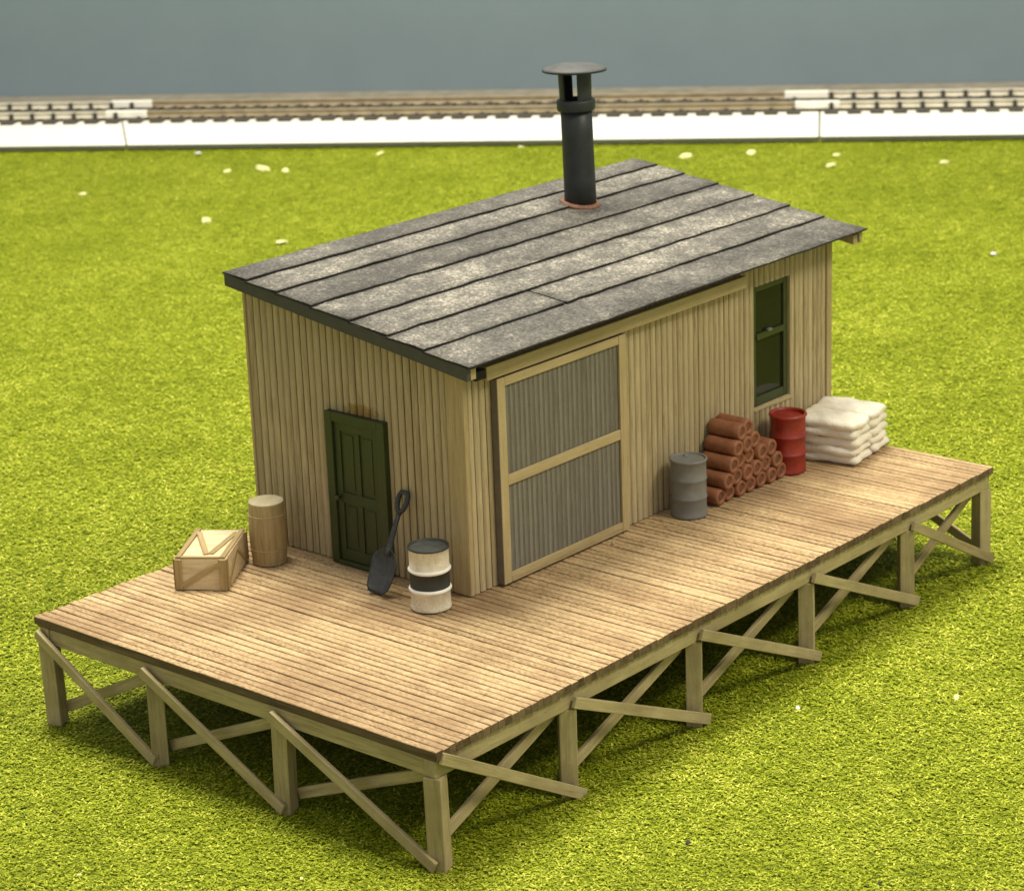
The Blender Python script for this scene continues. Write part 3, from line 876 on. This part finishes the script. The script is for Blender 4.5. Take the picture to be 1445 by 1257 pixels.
# white sacks: five layers of two
def sack_mesh(seed):
    r_ = random.Random(seed); nx, ny = 14, 18; a, b, hh = .262, .44, .062
    vsn = []; fs = []
    ph = [r_.uniform(0,6.28) for _ in range(6)]
    for lay in (1, -1):
        for j in range(ny+1):
            for i in range(nx+1):
                u = i/nx*2-1; v = j/ny*2-1
                e = (1-abs(u)**5)*(1-abs(v)**6)
                z = lay*hh*max(e,0)**.33
                z += .010*math.sin(4*u+ph[0]+3*v)*e + .009*math.sin(8*v+ph[1]-3*u)*e + .005*math.sin(15*u+ph[4]+11*v)*e + .004*math.sin(19*v+ph[5]-9*u)*e
                x = u*a*(1-.05*abs(v)**4) + .010*math.sin(4*v+ph[2])*(.3+abs(u)) ; y = v*b*(1-.04*abs(u)**4) + .011*math.sin(4*u+ph[3])*(.3+abs(v))
                vsn.append((x,y,z))
    n1 = (nx+1)*(ny+1)
    for j in range(ny):
        for i in range(nx):
            q = j*(nx+1)+i
            fs.append((q,q+1,q+nx+2,q+nx+1)); fs.append((n1+q,n1+q+nx+1,n1+q+nx+2,n1+q+1))
    mb = MB(); mb.add(vsn, fs, 0, None, True); return mb
ln_ = ['bottom', 'second', 'middle', 'fourth', 'top']
for k in range(5):
    for j in range(2):
        o = sack_mesh(k*2+j).build('sack', M_bag)
        w = o.modifiers.new('weld', 'WELD'); w.merge_threshold = .002
        a = math.radians(9) + random.uniform(-.035,.035)
        off = (-.252 if j == 0 else .252)
        cx, cy = 9.47, 1.845
        o.location = (cx + math.cos(a)*off + random.uniform(-.014,.014), cy + math.sin(math.radians(9))*off + random.uniform(-.015,.015), ZT+.058+.107*k)
        o.rotation_euler = (0, 0, a)
        side = 'beside the red drum' if j == 0 else 'towards the platform end'
        tag(o, f'white sack in the {ln_[k]} layer of the stack, the one {side}', 'sack', 'white sacks in the stack')

# splinter by the sliding door
mb = MB(); mb.box((-.07,-.012,0),(.07,.012,.012), jit=.006)
o = mb.build('wood_splinter', M_trimx); o.location = (5.28, 2.10, ZT+.006); o.rotation_euler = (0,0,.5)
tag(o, 'tiny pale wood splinter lying below the sliding door', 'splinter')

# flakes scattered on the turf
fl = [((23.10,28.63), .16, 'w', 'white crumb standing at the foot of the white roadbed on the left'),
      ((22.58,25.88), .30, 'y', 'largest pale yellow flake on the far grass left of the shed'),
      ((21.99,26.41), .17, 'y', 'small pale flake just left of the largest yellow flake'),
      ((22.73,25.30), .18, 'y', 'pale flake just right of the largest yellow flake'),
      ((18.13,22.92), .24, 'y', 'slanting pale flake on the grass left of the roof'),
      ((17.58,20.14), .24, 'y', 'pale flake on the grass just above the left roof corner'),
      ((18.56,27.37), .14, 'y', 'lone small pale flake on the far left grass'),
      ((27.56,22.42), .16, 'y', 'pale flake at the roadbed foot just left of the stovepipe'),
      ((25.30,24.81), .18, 'y', 'faint pale flake on the grass near the roadbed, between largest flake and stovepipe'),
      ((28.58,18.44), .24, 'y', 'pale flake on the grass beyond the highest roof corner'),
      ((29.66,17.39), .26, 'y', 'round pale yellow flake near the roadbed right of the roof peak'),
      ((30.40,15.61), .16, 'y', 'upper of two neighbouring pale flakes on the far right grass'),
      ((29.34,15.06), .20, 'y', 'lower of two neighbouring pale flakes on the far right grass'),
      ((30.83,13.11), .24, 'y', 'pale flake on the far grass nearest the right edge of the photo'),
      ((23.99,7.98), .15, 'w', 'small white crumb on the grass right of the roof corner'),
      ((1.835,-1.46), .075, 'k', 'tiny black chip in the grass in front of the platform'),
      ((5.00,-.556), .06, 'w', 'tiny white chip close to the front braces of the platform'),
      ((6.21,-1.76), .10, 'y', 'pale yellow flake on the front grass at the right'),
      ((2.23,-3.32), .06, 'k', 'tiny black chip at the very bottom of the grass right of the corner post'),
      ((-2.05,2.71), .05, 'y', 'pale yellow flake in the near left grass'),
      ((-.85,.98), .05, 'y', 'pale yellow flake in the bottom grass left of the corner post')]
for (x, y), s_, kind, lab in fl:
    mb = MB(); vsn = []; n = 7; asp = random.uniform(.45,.75)
    for z, q in ((0,1),(1,.8)):
        for k in range(n):
            a = 2*math.pi*k/n; r_ = random.uniform(.75,1.1)*q
            vsn.append((math.cos(a)*s_*r_*.72, math.sin(a)*s_*asp*r_*.72, z*s_*.22))
    mb.add(vsn, [tuple(reversed(range(n))), tuple(range(n,2*n))] + [(i,(i+1)%n,n+(i+1)%n,n+i) for i in range(n)])
    o = mb.build('flake', {'w': M_flakew, 'y': M_flake, 'k': M_flakeb}[kind])
    o.location = (x, y, -.028); o.rotation_euler = (random.uniform(-.25,.25), random.uniform(-.25,.25), random.uniform(0,3.1))
    tag(o, lab, 'flake', 'flakes scattered on the grass')
